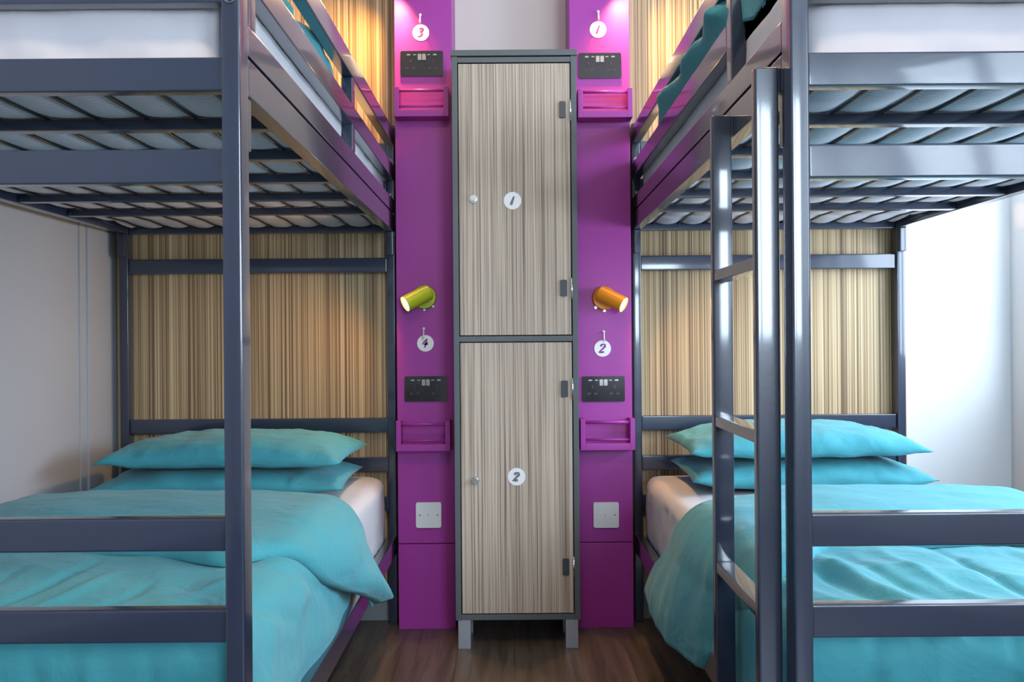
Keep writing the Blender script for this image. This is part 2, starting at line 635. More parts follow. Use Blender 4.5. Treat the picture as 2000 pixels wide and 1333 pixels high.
# ------------------------------------------------------------------ sockets
def socket(px, py, label):
    y = YP
    x, z = at(px, py, y)
    w, h = .146, .087
    t = thing('power_socket', label, 'power socket', (x, y, z - h / 2), 'double sockets on the pilasters')
    bm = bmesh.new()
    add_prism(bm, rrect(x, z, w, h, .005), y - .006, y)
    bmesh.ops.bevel(bm, geom=[e for e in bm.edges if all(v.co.y < y - .005 for v in e.verts)], offset=.0015, segments=2, affect='EDGES')
    soften(obj('face_plate', bm, M['nickel'], t), 30)
    for s in (-1, 1):
        cx = x + s * .038
        bm = bmesh.new()
        add_prism(bm, rrect(cx, z + .008, .0065, .012, .001), y - .0068, y - .004)
        obj('earth_slot', bm, M['black'], t)
        for q in (-1, 1):
            bm = bmesh.new()
            add_prism(bm, rrect(cx + q * .0115, z - .016, .0115, .008, .001), y - .0068, y - .004)
            obj('pin_slot', bm, M['black'], t)
        bm = bmesh.new()
        add_prism(bm, rrect(cx - .004 * s + .011 * s, z + .030, .012, .005, .001), y - .0072, y - .004)
        obj('usb_port', bm, M['switch'], t)
        bm = bmesh.new()
        add_prism(bm, rrect(cx - .014 * s, z + .030, .010, .0035, .0008), y - .0072, y - .004)
        obj('usb_port', bm, M['switch'], t)
        f = bmesh.new()
        add_prism(f, rrect(x + s * .0075, z + .022, .012, .021, .0015), y - .0085, y - .004)
        obj('rocker_switch', f, M['switch'], t)
    settle(t)


socket(824, 125, 'black nickel double socket under the 3 disc')
socket(832, 760, 'black nickel double socket under the 4 disc')
socket(1171.5, 129, 'black nickel double socket under the 1 disc')
socket(1178.5, 760, 'black nickel double socket under the 2 disc')


def spur(px, py, label):
    y = YP
    x, z = at(px, py, y)
    t = thing('blank_plate', label, 'wall plate', (x, y, z - .043), 'white outlet plates low on the pilasters')
    bm = bmesh.new()
    add_prism(bm, rrect(x, z, .087, .087, .005), y - .009, y)
    bmesh.ops.bevel(bm, geom=[e for e in bm.edges if all(v.co.y < y - .008 for v in e.verts)], offset=.003, segments=3, affect='EDGES')
    soften(obj('face_plate', bm, M['white'], t), 40)
    for q in (-1, 1):
        bm = bmesh.new()
        add_cyl(bm, (x + q * .030, y - .0098, z), (x + q * .030, y - .008, z), .0032, n=14)
        obj('screw', bm, M['chrome'], t)
    bm = bmesh.new()
    add_prism(bm, rrect(x + .004, z, .018, .034, .002), y - .0102, y - .008)
    c = obj('fuse_carrier', bm, M['white'], t)
    bm = bmesh.new()
    add_prism(bm, rrect(x - .003, z + .001, .0015, .007, .0005), y - .0106, y - .009)
    obj('slot', bm, M['ink_grey'], c)
    settle(t)


spur(837.5, 1006, 'square white outlet plate low on the left pilaster')
spur(1183.5, 1006, 'square white outlet plate low on the right pilaster')


# ------------------------------------------------------------------ little purple shelves
def tray(pxl, pxr, pyt, pyb, label):
    yf = YP - .068
    x0, zt = at(pxl, pyt, yf)
    x1, zb = at(pxr, pyb, yf)
    t = thing('bedside_tray', label, 'shelf', ((x0 + x1) / 2, YP, zb), 'purple trays on the pilasters')
    w = .017
    m = M['purple']
    boxo('side_panel', m, t, x0, x0 + w, yf, YP, zb, zt, .002)
    boxo('side_panel', m, t, x1 - w, x1, yf, YP, zb, zt, .002)
    boxo('bottom', m, t, x0 + w, x1 - w, yf + .018, YP, zb, zb + .018, .001)
    boxo('front_lip', m, t, x0 + w - .001, x1 - w + .001, yf, yf + .018, zb, zb + .024, .002)
    bm = bmesh.new()
    add_cyl(bm, (x0 + w - .002, yf + .009, zt - .012), (x1 - w + .002, yf + .009, zt - .012), .0055, n=12)
    obj('top_rod', bm, m, t)
    bm = bmesh.new()
    add_cyl(bm, (x0 + w - .002, yf + .009, zb + .036), (x1 - w + .002, yf + .009, zb + .036), .004, n=12)
    obj('lower_rod', bm, m, t)
    settle(t)


tray(769, 876, 169, 227, 'upper purple tray on the left pilaster, under the 3 disc socket')
tray(773, 880, 823, 882, 'lower purple tray on the left pilaster, under the 4 disc socket')
tray(1128.5, 1236, 172, 229, 'upper purple tray on the right pilaster, under the 1 disc socket')
tray(1133.5, 1241, 819, 880, 'lower purple tray on the right pilaster, under the 2 disc socket')


# ------------------------------------------------------------------ reading lamps
def lamp(px, py, s, m, label, watts, d=None):
    x, z = at(px, py, YP)
    t = thing('reading_lamp', label, 'wall lamp', (x, YP, z - .041), 'spot reading lamps on the pilasters')
    bm = bmesh.new()
    add_cyl(bm, (x, YP, z), (x, YP - .008, z), .041, .041, 40)
    add_cyl(bm, (x, YP - .0081, z), (x, YP - .011, z), .041, .037, 40)
    obj('wall_rose', bm, m, t)
    d = Vector(d or (s * .80, -.40, -.44)).normalized()
    piv = Vector((x + s * .004, YP - .052, z + .004))
    bm = bmesh.new()
    add_cyl(bm, (x, YP - .010, z), piv, .007, n=14)
    obj('stem', bm, M['chrome'], t)
    p0 = piv - d * .030
    p1 = piv + d * .068
    r = .0275
    bm = bmesh.new()
    n = 32
    a = d.orthogonal().normalized()
    b = d.cross(a)
    rings = []
    for p, rr in ((p0, r * .0), (p0, r * .86), (p0 + d * .004, r), (p1, r), (p1, r - .0018), (p1 - d * .012, r - .0022)):
        if rr == 0:
            rings.append([bm.verts.new(p)] * n)
        else:
            rings.append([bm.verts.new(p + (a * math.cos(2 * PI * k / n) + b * math.sin(2 * PI * k / n)) * rr) for k in range(n)])
    for i in range(1, len(rings) - 1):
        for k in range(n):
            bm.faces.new((rings[i][k], rings[i][(k + 1) % n], rings[i + 1][(k + 1) % n], rings[i + 1][k]))
    for k in range(n):
        bm.faces.new((rings[0][0], rings[1][k], rings[1][(k + 1) % n]))
    soften(obj('lamp_head', bm, m, t), 40)
    bm = bmesh.new()
    add_cyl(bm, p1 - d * .014, p1 - d * .006, r - .0025, r - .0028, 32)
    obj('bulb', bm, M['bulb'], t)
    for q in ((.0, -.043), (-s * .030, -.032)):
        bm = bmesh.new()
        add_cyl(bm, (x + q[0], YP - .001, z + q[1]), (x + q[0], YP - .007, z + q[1]), .0042, n=12)
        obj('fixing_screw', bm, M['chrome'], t)
    settle(t)
    li = bpy.data.lights.new('reading_lamp_beam', 'SPOT')
    li.energy = watts
    li.color = (1.0, 0.52, 0.16)
    li.spot_size = R(162)
    li.spot_blend = 0.9
    li.shadow_soft_size = .018
    o = bpy.data.objects.new('reading_lamp_beam', li)
    C.objects.link(o)
    o.location = p1 - d * .003
    o.rotation_euler = d.to_track_quat('-Z', 'Y').to_euler()


lamp(829, 581, -1, M['lime'], 'lime green spot reading lamp above the 4 disc', 10)
lamp(1180, 583, 1, M['orange'], 'orange spot reading lamp above the 2 disc', 10)
lamp(818, -42, -1, M['orange'], 'orange spot reading lamp above the 3 disc, high on the left pilaster', 42, (-.60, -.20, -.75))
lamp(1168, -46, 1, M['lime'], 'lime green spot reading lamp above the 1 disc, high on the right pilaster', 42, (.60, -.20, -.75))


# ------------------------------------------------------------------ locker
def locker():
    yf = 3.19
    yb = YP - .003
    x0, x1 = -0.187, 0.2125
    zt, zb = 1.921, 0.093
    ZL = 0.995
    t = thing('locker', 'tall two-door locker with wood veneer doors and grey carcass', 'locker', ((x0 + x1) / 2, (yf + yb) / 2, 0))
    g = M['locker_grey']
    th = .018
    boxo('top_panel', g, t, x0 - .003, x1 + .003, yf - .006, yb, zt - .019, zt, .0012)
    boxo('side_panel', g, t, x0, x0 + th, yf, yb, zb, zt - .019, .001)
    boxo('side_panel', g, t, x1 - th, x1, yf, yb, zb, zt - .019, .001)
    boxo('back_panel', g, t, x0 + th, x1 - th, yb - .008, yb, zb + th, zt - .019)
    boxo('top_rail', g, t, x0 + th, x1 - th, yf + .001, yb - .008, zt - .019 - .002 - th, zt - .0215, .001)
    boxo('divider', g, t, x0 + th, x1 - th, yf + .001, yb - .008, ZL - .009, ZL + .009, .001)
    boxo('bottom_panel', g, t, x0 + th, x1 - th, yf + .001, yb - .008, zb, zb + th, .001)
    gap = .003
    for za, zc, ch, py_lock, pxl, pyd, pxd, hps, cps in (
            (ZL + .009, zt - .0395, '1', 389, 925, 392, 1001, (215, 564), (214, 563)),
            (zb + th, ZL - .009, '2', 939, 929, 932, 1009, (760, 1109), (760, 1108))):
        yd = yf + .003
        door = boxo('door', M['door_wood'], t, x0 + th + gap, x1 - th - gap, yd, yd + .018, za + gap, zc - gap, .001)
        door['label'] = 'locker door with numeral ' + ch
        x, z = at(pxd, pyd, yf)
        bm = bmesh.new()
        add_prism(bm, circ(x, z, .028, 40), yd - .0012, yd + .0002)
        obj('number_sticker', bm, M['sticker'], door)
        bm = bmesh.new()
        numeral(bm, ch, x, z, .0285, yd - .0018, .0085)
        obj('numeral', bm, M['ink_grey'], door)
        x, z = at(pxl, py_lock, yf)
        bm = bmesh.new()
        add_cyl(bm, (x, yd, z), (x, yd - .006, z), .0125, .0125, 24)
        add_cyl(bm, (x, yd - .006, z), (x, yd - .018, z), .0095, .0085, 24)
        add_box(bm, x - .002, x + .002, yd - .0195, yd - .017, z - .006, z + .006)
        obj('cam_lock', bm, M['chrome'], door)['label'] = 'chrome lock'
        for py in hps:
            _, z = at(1118, py, yf)
            bm = bmesh.new()
            add_cyl(bm, (x1 - th - .002, yd - .002, z - .034), (x1 - th - .002, yd - .002, z + .034), .0032, n=12)
            obj('hinge', bm, M['chrome'], door)
        for py in cps:
            x, z = at(1098.5 + (py - 214) * .0078, py, yf)
            bm = bmesh.new()
            add_prism(bm, rrect(x, z, .021, .053, .004), yd - .005, yd + .001)
            bmesh.ops.bevel(bm, geom=[e for e in bm.edges if all(v.co.y < yd - .004 for v in e.verts)], offset=.0015, segments=2, affect='EDGES')
            soften(obj('hinge_cover', bm, M['hinge_cover'], door), 40)
    for xa in (x0 + .007, x1 - .0475):
        for ya in (yf + .004, yb - .05):
            boxo('leg', M['leg_grey'], t, xa, xa + .0405, ya, ya + .04, 0, zb, .0015)
    settle(t)


locker()


# ------------------------------------------------------------------ bunk beds
YA, YZ = 1.502, 3.478        # front faces of the foot posts and the head posts
SLATS = (1.805, 2.105, 2.405, 2.705, 3.005)


def bunk(s, xi, xo, label):
    """s=-1 left, +1 right; xi inner face x, xo outer face x"""
    st = M['steel']
    t = thing('bunk_bed', label, 'bunk bed', ((xi + xo) / 2, (YA + YZ) / 2, 0))
    W, D = .0295, .05
    bv = .0045

    def bx(name, a, b, y0, y1, z0, z1, bev=bv, m=st, par=None):
        # a, b: distance from the inner face towards the wall
        return boxo(name, m, par or t, xi + s * a, xi + s * b, y0, y1, z0, z1, bev)
    TW = abs(xo - xi)
    for y in (YA, YZ):
        for a in (0, TW - W):
            p = bx('post', a, a + W, y, y + D, 0.004, 1.742)
            bx('end_cap', a + .001, a + W - .001, y + .001, y + D - .001, 0.0, 0.006, .001, M['black'], p)
            bx('end_cap', a + .002, a + W - .002, y + .002, y + D - .002, 1.741, 1.746, .001, M['black'], p)
        for z in ((.395, .445), (.532, .583), (.671, .722), (1.232, 1.284), (1.372, 1.424), (1.506, 1.556), (1.636, 1.686)):
            bx('end_rail', W, TW - W, y + .010, y + .040, z[0], z[1], .004)
    y0, y1 = YA + D, YZ
    # side rails of the two bed frames
    bx('side_rail', 0, .030, y0, y1, 1.373, 1.432, .003)
    bx('side_rail', TW - .030, TW, y0, y1, 1.373, 1.432, .003)
    bx('side_rail', 0, .030, y0, y1, .250, .312, .003)
    bx('side_rail', TW - .030, TW, y0, y1, .250, .312, .003)
    # guard on the open side
    bx('guard_rail', 0, .030, y0, y1, 1.436, 1.484, .003)
    g0 = y0 if s < 0 else 1.945
    zz = ((1.552, 1.604), (1.676, 1.730))
    for z in zz:
        bx('guard_rail', 0, .030, g0, y1, z[0], z[1], .003)
        bx('guard_rail', TW - .030, TW, y0, y1, z[0], z[1], .003)
    if s < 0:
        bx('guard_post', 0.0005, .0295, 2.575, 2.615, 1.484, 1.676, .003)
        bx('guard_post', 0.0005, .0295, 1.560, 1.600, 1.484, 1.676, .003)
    else:
        bx('guard_post', 0.0005, .0295, 1.906, 1.945, 1.484, 1.730, .003)
    # corner brackets hung on the posts under the upper frame
    for a in (.003, TW - .027):
        bx('corner_bracket', a, a + .024, y0, y0 + .026, 1.290, 1.373, .003)
        bx('corner_bracket', a, a + .024, y1 - .024, y1, 1.290, 1.373, .003)
    # bolts
    for a in (.015, TW - .015):
        for z, y in ((1.620, YZ), (1.500, YZ), (1.510, YA)):
            bm = bmesh.new()
            add_cyl(bm, (xi + s * a, y, z), (xi + s * a, y - .003, z), .0085, .0085, 16)
            add_cyl(bm, (xi + s * a, y - .003, z), (xi + s * a, y - .006, z), .0080, .0045, 16)
            obj('bolt', bm, M['chrome'], t)
    # cross bars and long wires under the upper mattress, cross bars under the lower one
    for y in SLATS:
        bx('cross_bar', .030, TW - .030, y, y + .030, 1.376, 1.396, .002)
        for a in (.040, TW - .040):
            bm = bmesh.new()
            add_cyl(bm, (xi + s * a, y - .0005, 1.384), (xi + s * a, y - .005, 1.384), .005, .004, 12)
            obj('bolt', bm, M['dark_steel'], t)
        bx('cross_bar', .030, TW - .030, y, y + .030, .268, .288, .002)
    nw = 10
    for k in range(nw):
        a = .030 + (TW - .060) * (k + .5) / nw
        bm = bmesh.new()
        pts = []
        ya, yb = YA + .04, YZ + .01
        for i in range(61):
            y = ya + (yb - ya) * i / 60
            ph = ((y - (SLATS[0] + .015)) / .30)
            sag = .0035 * math.sin(PI * (ph % 1.0))
            pts.append((xi + s * a, y, 1.3998 - sag))
        add_tube(bm, pts, .0032, 8)
        obj('support_wire', bm, M['dark_steel'], t)
    if s > 0:
        lad = bx('ladder', .003 - .044, .041 - .044, 1.555, 1.580, 0.002, 1.414, .004)
        lad['label'] = 'ladder with flat rungs on the aisle side'
        lad.name = 'ladder'
        bx('ladder_rail', .003 - .044, .041 - .044, 1.887, 1.912, 0.002, 1.414, .004, st, lad)
        for z in (.277, .545, .822, 1.098):
            bx('rung', .003 - .042, .041 - .046, 1.580, 1.887, z, z + .021, .003, st, lad)
        for y in (1.5555, 1.8875):
            bx('end_cap', .005 - .044, .039 - .044, y + .001, y + .023, 0.0, .004, .0008, M['black'], lad)
            bx('hanger_plate', -.006, .0, y + .002, y + .023, 1.378, 1.412, .001, st, lad)
    settle(t)
    return t


XIL, XOL = -0.407, -1.370
XIR, XOR = 0.423, 1.376
bunk(-1, XIL, XOL, 'charcoal metal bunk bed on the left, without a ladder')
bunk(1, XIR, XOR, 'charcoal metal bunk bed on the right, with a ladder on its aisle side')


# ------------------------------------------------------------------ soft things
def fbm(p, oct=3):
    v, a, f = 0, 1, 1
    for _ in range(oct):
        v += a * noise.noise(Vector(p) * f)
        a *= .5
        f *= 2.1
    return v


def ridge(p):
    return 1 - abs(noise.noise(Vector(p)))


def grid_mesh(bm, P, close_u=False):
    """P[i][j] -> faces"""
    V = [[bm.verts.new(p) for p in row] for row in P]
    for i in range(len(V) - 1):
        for j in range(len(V[0]) - 1):
            try:
                bm.faces.new((V[i][j], V[i + 1][j], V[i + 1][j + 1], V[i][j + 1]))
            except ValueError:
                pass
    return V


def mattress(s, x0, x1, y0, y1, z0, z1, label, quilt=False, seed=0):
    """mattress in a fitted sheet; the underside shows the ticking"""
    if x0 > x1: x0, x1 = x1, x0
    t = thing('mattress', label, 'mattress', ((x0 + x1) / 2, (y0 + y1) / 2, z0))
    # underside
    bm = bmesh.new()
    nx, ny = 100, 140
    P = []
    for i in range(nx + 1):
        row = []
        for j in range(ny + 1):
            u, v = i / nx, j / ny
            x = x0 + .012 + (x1 - x0 - .024) * u
            y = y0 + .012 + (y1 - y0 - .024) * v
            z = z0
            if quilt:
                a = abs(x - (XIL if s < 0 else XIR)) - .030
                TW = abs((XOL if s < 0 else XOR) - (XIL if s < 0 else XIR)) - .060
                ca = math.sin(PI * ((a / TW * 10 - .5) % 1.0))
                cy = math.sin(PI * (((y - SLATS[0] - .015) / .30) % 1.0))
                z = z0 - .0125 * (abs(ca) ** .6) * (abs(cy) ** .45) + .001 * fbm((x * 14, y * 14, seed), 2)
            row.append((x, y, z))
        P.append(row)
    grid_mesh(bm, P)
    obj('underside', bm, M['ticking'], t, smooth=True)
    # fitted sheet : sides and top as a rounded shell
    bm = bmesh.new()
    w, l, h = (x1 - x0) / 2, (y1 - y0) / 2, z1 - z0
    cx, cy = (x0 + x1) / 2, (y0 + y1) / 2
    tr = .024 if quilt else .045
    prof = [(-.018, .000), (0, .004)] + [(0, h * k / 6) for k in range(1, 5)] + [(0, h - tr)]
    for k in range(1, 7):
        a = PI / 2 * k / 6
        prof.append((-tr * (1 - math.cos(a)), h - tr + tr * math.sin(a)))
    prof += [(-.07, h + .002), (-.12, h + .005), (-.2, h + .006), (-.3, h + .007), (-.42, h + .008)]
    nper = 260
    rings = []
    for off, zz in prof:
        ring = []
        ww, ll = w + off, l + off
        rc = max(.01, .055 + off * .6)
        for k in range(nper):
            # superellipse-like rounded rectangle by arc length
            per = k / nper * 4
            side = int(per)
            q = per - side
            if side == 0: x, y = -ww + 2 * ww * q, -ll
            elif side == 1: x, y = ww, -ll + 2 * ll * q
            elif side == 2: x, y = ww - 2 * ww * q, ll
            else: x, y = -ww, ll - 2 * ll * q
            dx, dy = abs(x) - (ww - rc), abs(y) - (ll - rc)
            if dx > 0 and dy > 0:
                m = math.hypot(dx, dy)
                x = math.copysign(ww - rc + dx / m * rc, x)
                y = math.copysign(ll - rc + dy / m * rc, y)
            d = .004 * fbm((x * 5 + seed, y * 5, zz * 9), 3)
            if 0 < zz < h - .04:
                d += .013 * (ridge((x * 9 + zz * 11, y * 9 + zz * 9, seed + zz * 1.5)) - .8) * (1 if zz < h * .8 else .6)
                e = 1 - min(1, zz / .045)
                d += .003 * e * math.sin((x + y) * 300)
            nrm = Vector((x / ww if abs(x) / ww > abs(y) / ll else 0, y / ll if abs(y) / ll >= abs(x) / ww else 0, 0))
            nrm = nrm.normalized() if nrm.length else nrm
            top = 1 if zz >= h - .002 else 0
            ring.append((cx + x + nrm.x * d * (1 - top), cy + y + nrm.y * d * (1 - top), z0 + zz + (d if top else 0)))
        rings.append(ring)
    V = [[bm.verts.new(p) for p in r] for r in rings]
    for i in range(len(V) - 1):
        for k in range(nper):
            f = bm.faces.new((V[i][k], V[i][(k + 1) % nper], V[i + 1][(k + 1) % nper], V[i + 1][k]))
    bm.faces.new(V[-1])
    obj('fitted_sheet', bm, M['sheet'], t, smooth=True)
    settle(t)
    return t


MW = .034
mattress(-1, XIL - .031, XOL + MW, YA + .045, YZ + .005, 1.4035, 1.576, 'white sheeted mattress on the upper berth of the left bunk', True, 1)
mattress(1, XIR + .031, XOR - MW, YA + .045, YZ + .005, 1.4035, 1.576, 'white sheeted mattress on the upper berth of the right bunk', True, 2)
mattress(-1, XIL - MW, XOL + MW, YA + .11, YZ + .005, .2885, .520, 'white sheeted mattress on the lower berth of the left bunk', False, 3)
mattress(1, XIR + MW, XOR - MW, YA + .11, YZ + .005, .2885, .520, 'white sheeted mattress on the lower berth of the right bunk', False, 4)


def smooth(a, b, x):
    q = max(0, min(1, (x - a) / (b - a)))
    return q * q * (3 - 2 * q)


def side_profile(q, r):
    """q: arc distance from the edge (positive on top, negative hanging). -> (a, drop, nx, nz)"""
    d = r - q
    if d <= 0:
        return q, 0.0, 0.0, 1.0
    ang = min(d / r, PI / 2)
    a = r - r * math.sin(ang)
    drop = r * (1 - math.cos(ang)) + max(0, d - r * PI / 2)
    return a, drop, -math.sin(ang), math.cos(ang)


def duvet(s, xi, y_foot, z_top, width, spec, label, group, cat='duvet'):
    """xi: x of the mattress edge facing the aisle.  spec: dict of shape functions"""
    r = .06
    sd = spec['seed']
    hang = spec['hang']           # hem hang below the edge on the aisle side, as function of y
    whang = spec['wall_hang']
    fhang = spec['foot_hang']
    y_head = spec['head']
    bm = bmesh.new()

    def surf(q, y, off):
        """q across arc coordinate, y along (arc past the foot allowed), off: height over the mattress surface"""
        if q < width / 2:
            a, dr, nx, nz = side_profile(q, r)
        else:
            a, dr, nx, nz = side_profile(width - q, r)
            a, nx = width - a, -nx
        b, dr2, ny, nz2 = side_profile(y - y_foot, r)
        yy = y_foot + b
        drop = math.hypot(dr, dr2)
        crown = .010 * smooth(0, .25, min(q, width - q)) * smooth(0, .3, y - y_foot)
        n = Vector((nx, ny, min(nz, nz2)))
        n = n.normalized() if n.length > 1e-4 else Vector((0, 0, 1))
        return Vector((xi + s * a, yy, z_top - drop + crown)) + Vector((s * n.x, n.y, n.z)) * off

    # main layer
    nu, nv = 170, 220
    P = []
    for i in range(nu + 1):
        row = []
        for j in range(nv + 1):
            v = j / nv
            y_arc0, y_arc1 = y_foot - fhang, y_head
            y = y_arc0 + (y_arc1 - y_arc0) * v
            hi = hang(max(y, y_foot))
            q = -hi + (width + hi + whang) * i / nu
            wv = spec['wrinkle'](q, y)
            off = .022 + .008 * fbm((q * 2.6 + sd, y * 2.6, 1.3 * sd), 3) + wv
            edge = smooth(0, .05, q + hi) * smooth(0, .05, y - y_arc0)
            off = max(.006, .012 + (off - .012) * (0.35 + .65 * edge))
            p = surf(q, y, off)
            if q < 0:   # hanging side swings out a bit in soft folds
                p.x -= s * (.007 * (1 + math.sin(y * 11 + sd)) * smooth(0, .25, -q))
            if y < y_foot:
                p.y -= .005 * (1 + math.sin(q * 26 + sd * 2 + 2 * fbm((q * 3, y * 3, sd), 2))) * smooth(0, .2, y_foot - y)
            row.append(p)
        P.append(row)
    grid_mesh(bm, P)

    # turned-back band
    Q = []
    nu, nv = 130, 70
    hb = spec['band_hang']
    for i in range(nu + 1):
        row = []
        q = -hb + (width + hb + whang * .8) * i / nu
        yc, yh = spec['crease'](q), spec['hem'](q)
        for j in range(nv + 1):
            v = j / nv
            if v < .12:                     # underneath, running to the crease
                k = v / .12
                y = yc - .16 * (1 - k) - .0
                h = .022 + .002 * k
            elif v < .30:                   # rounded nose
                k = (v - .12) / .18
                y = yc + .035 * math.sin(PI * k)
                h = .024 + .036 * (1 - math.cos(PI * k)) / 2
            else:
                k = (v - .30) / .70
                y = yc + (yh - yc) * k
                h = .060 - .014 * k + .012 * math.sin(PI * k) - .022 * smooth(.965, 1, k)
            h *= 1 - (.35 + .35 * smooth(2.35, 1.95, y)) * smooth(.06, -.06, q)
            h += spec['puff'](q, k if v >= .30 else 0) * (1 if v >= .3 else smooth(.12, .3, v))
            if v > .12:
                h += .008 * fbm((q * 3.1 + sd, y * 3.1, sd + 5), 3) + (.6 * spec['wrinkle'](q + .3, y + .4) if v >= .3 else 0)
                h += .0022 * math.sin(q * 90 + 3 * fbm((q * 5, y * 5, 2), 2)) * smooth(.86, .97, v) * smooth(1, .985, v)
            p = surf(q, y, h)
            if q < 0:
                e = spec['flare'](q) * smooth(1.9, 2.5, y)
                p.x -= s * e
            row.append(p)
        Q.append(row)
    grid_mesh(bm, Q)
    o = obj('duvet', bm, M['teal'], smooth=True)
    so = o.modifiers.new('thickness', 'SOLIDIFY')
    so.thickness = .006
    so.offset = -1
    return tag(o, label, cat, group)


def folds(lst, q, y):
    w = 0.0
    for q0, y0, q1, y1, dep, wid in lst:
        dx, dy = q1 - q0, y1 - y0
        ll = dx * dx + dy * dy
        t = max(0, min(1, ((q - q0) * dx + (y - y0) * dy) / ll))
        bend = .018 * math.sin(PI * t)
        d2 = (q - q0 - dx * t + bend) ** 2 + (y - y0 - dy * t) ** 2
        if d2 < 9 * wid * wid:
            w += dep * math.exp(-d2 / (wid * wid)) * math.sin(PI * (.08 + .84 * t))
    return w


FL_R = [(.10, 2.02, .20, 1.60, -.012, .016), (.14, 2.00, .25, 1.60, .012, .018), (.19, 1.98, .31, 1.62, -.010, .014), (.27, 2.0, .36, 1.66, .008, .016),
        (.40, 2.05, .46, 1.62, -.012, .013), (.55, 2.05, .60, 1.62, .009, .018), (.66, 2.0, .74, 1.62, -.010, .014), (.0, 2.1, .10, 1.62, .010, .02),
        (.30, 2.5, .55, 2.2, -.010, .014), (.50, 2.6, .75, 2.3, .010, .018), (.20, 2.5, .34, 2.1, -.009, .014),
        (.12, 1.60, .16, 1.36, -.014, .016), (.22, 1.58, .24, 1.34, .014, .018), (.34, 1.60, .40, 1.36, -.012, .015), (.47, 1.60, .50, 1.36, .012, .018), (.62, 1.6, .64, 1.36, -.012, .016)]
FL_L = [(.46, 1.60, .38, 1.98, -.010, .013), (.38, 1.62, .31, 1.90, .008, .015), (.28, 1.64, .22, 1.82, -.008, .012), (.56, 1.6, .50, 1.9, -.008, .014), (.66, 1.62, .62, 1.9, .007, .016),
        (.08, 1.64, -.04, 1.9, -.008, .014), (.16, 1.7, .02, 2.05, .008, .018), (.10, 1.85, -.06, 2.2, -.008, .014),
        (.14, 1.58, .18, 1.34, -.014, .015), (.24, 1.59, .26, 1.34, .013, .018), (.33, 1.58, .32, 1.36, -.012, .015), (.45, 1.58, .48, 1.34, .012, .018), (.58, 1.58, .57, 1.36, -.012, .015)]


def wr_left(q, y):
    w = .014 * (ridge((q * 2.0 - y * 4.2, q * 1.0 + y * .8, 3.3)) - .8)
    w += .007 * (ridge((q * 7 - y * 3, y * 2.2, 7.1)) - .8) + folds(FL_L, q, y)
    return w


def wr_right(q, y):
    w = .020 * (ridge((q * 2.2 + y * 5.0, q * .8 - y * .8, 4.7)) - .8)
    w += .010 * (ridge((q * 6 + y * 7, y * 2.0, 9.1)) - .8) + folds(FL_R, q, y)
    return w


WID = abs(XOL - XIL) - 2 * MW


def crease_l(q):
    return 2.66 - .05 * smooth(.35, .02, q) + .26 * smooth(.02, -.30, q)


def hem_l(q):
    return 2.06 - .10 * smooth(.30, .10, q) + .10 * smooth(.12, 0, q) + .72 * smooth(.05, -.32, q) - .05 * math.sin(q * 6)


duvet(-1, XIL - MW, YA + .10, .526, WID - .02, dict(
    seed=1.7, hang=lambda y: .19 + .02 * smooth(1.8, 2.7, y), wall_hang=.05, foot_hang=.27, head=2.58,
    wrinkle=wr_left, band_hang=.225, crease=crease_l, hem=hem_l,
    puff=lambda q, k: .020 * math.sin(PI * min(1, k * 1.02)) * smooth(.25, -.1, q),
    flare=lambda q: .040 * math.sin(PI * .5 * min(1, -q / .25))),
    'teal duvet with turned-back top on the lower berth of the left bunk', 'teal duvets on the bunks')


def crease_r(q):
    return 2.66 - .16 * smooth(.30, .06, q) + .46 * smooth(.06, -.31, q)


def hem_r(q):
    return 2.04 - .22 * smooth(.22, .02, q) + .46 * smooth(.0, -.32, q)


duvet(1, XIR + MW, YA + .10, .526, WID - .01, dict(
    seed=4.1, hang=lambda y: .19 + .05 * smooth(1.7, 2.3, y), wall_hang=.05, foot_hang=.27, head=2.56,
    wrinkle=wr_right, band_hang=.25, crease=crease_r, hem=hem_r,
    puff=lambda q, k: .014 * math.sin(PI * min(1, k * 1.02)) * smooth(.25, -.1, q),
    flare=lambda q: .036 * math.sin(PI * .5 * min(1, -q / .25))),
    'teal duvet with turned-back top on the lower berth of the right bunk', 'teal duvets on the bunks')


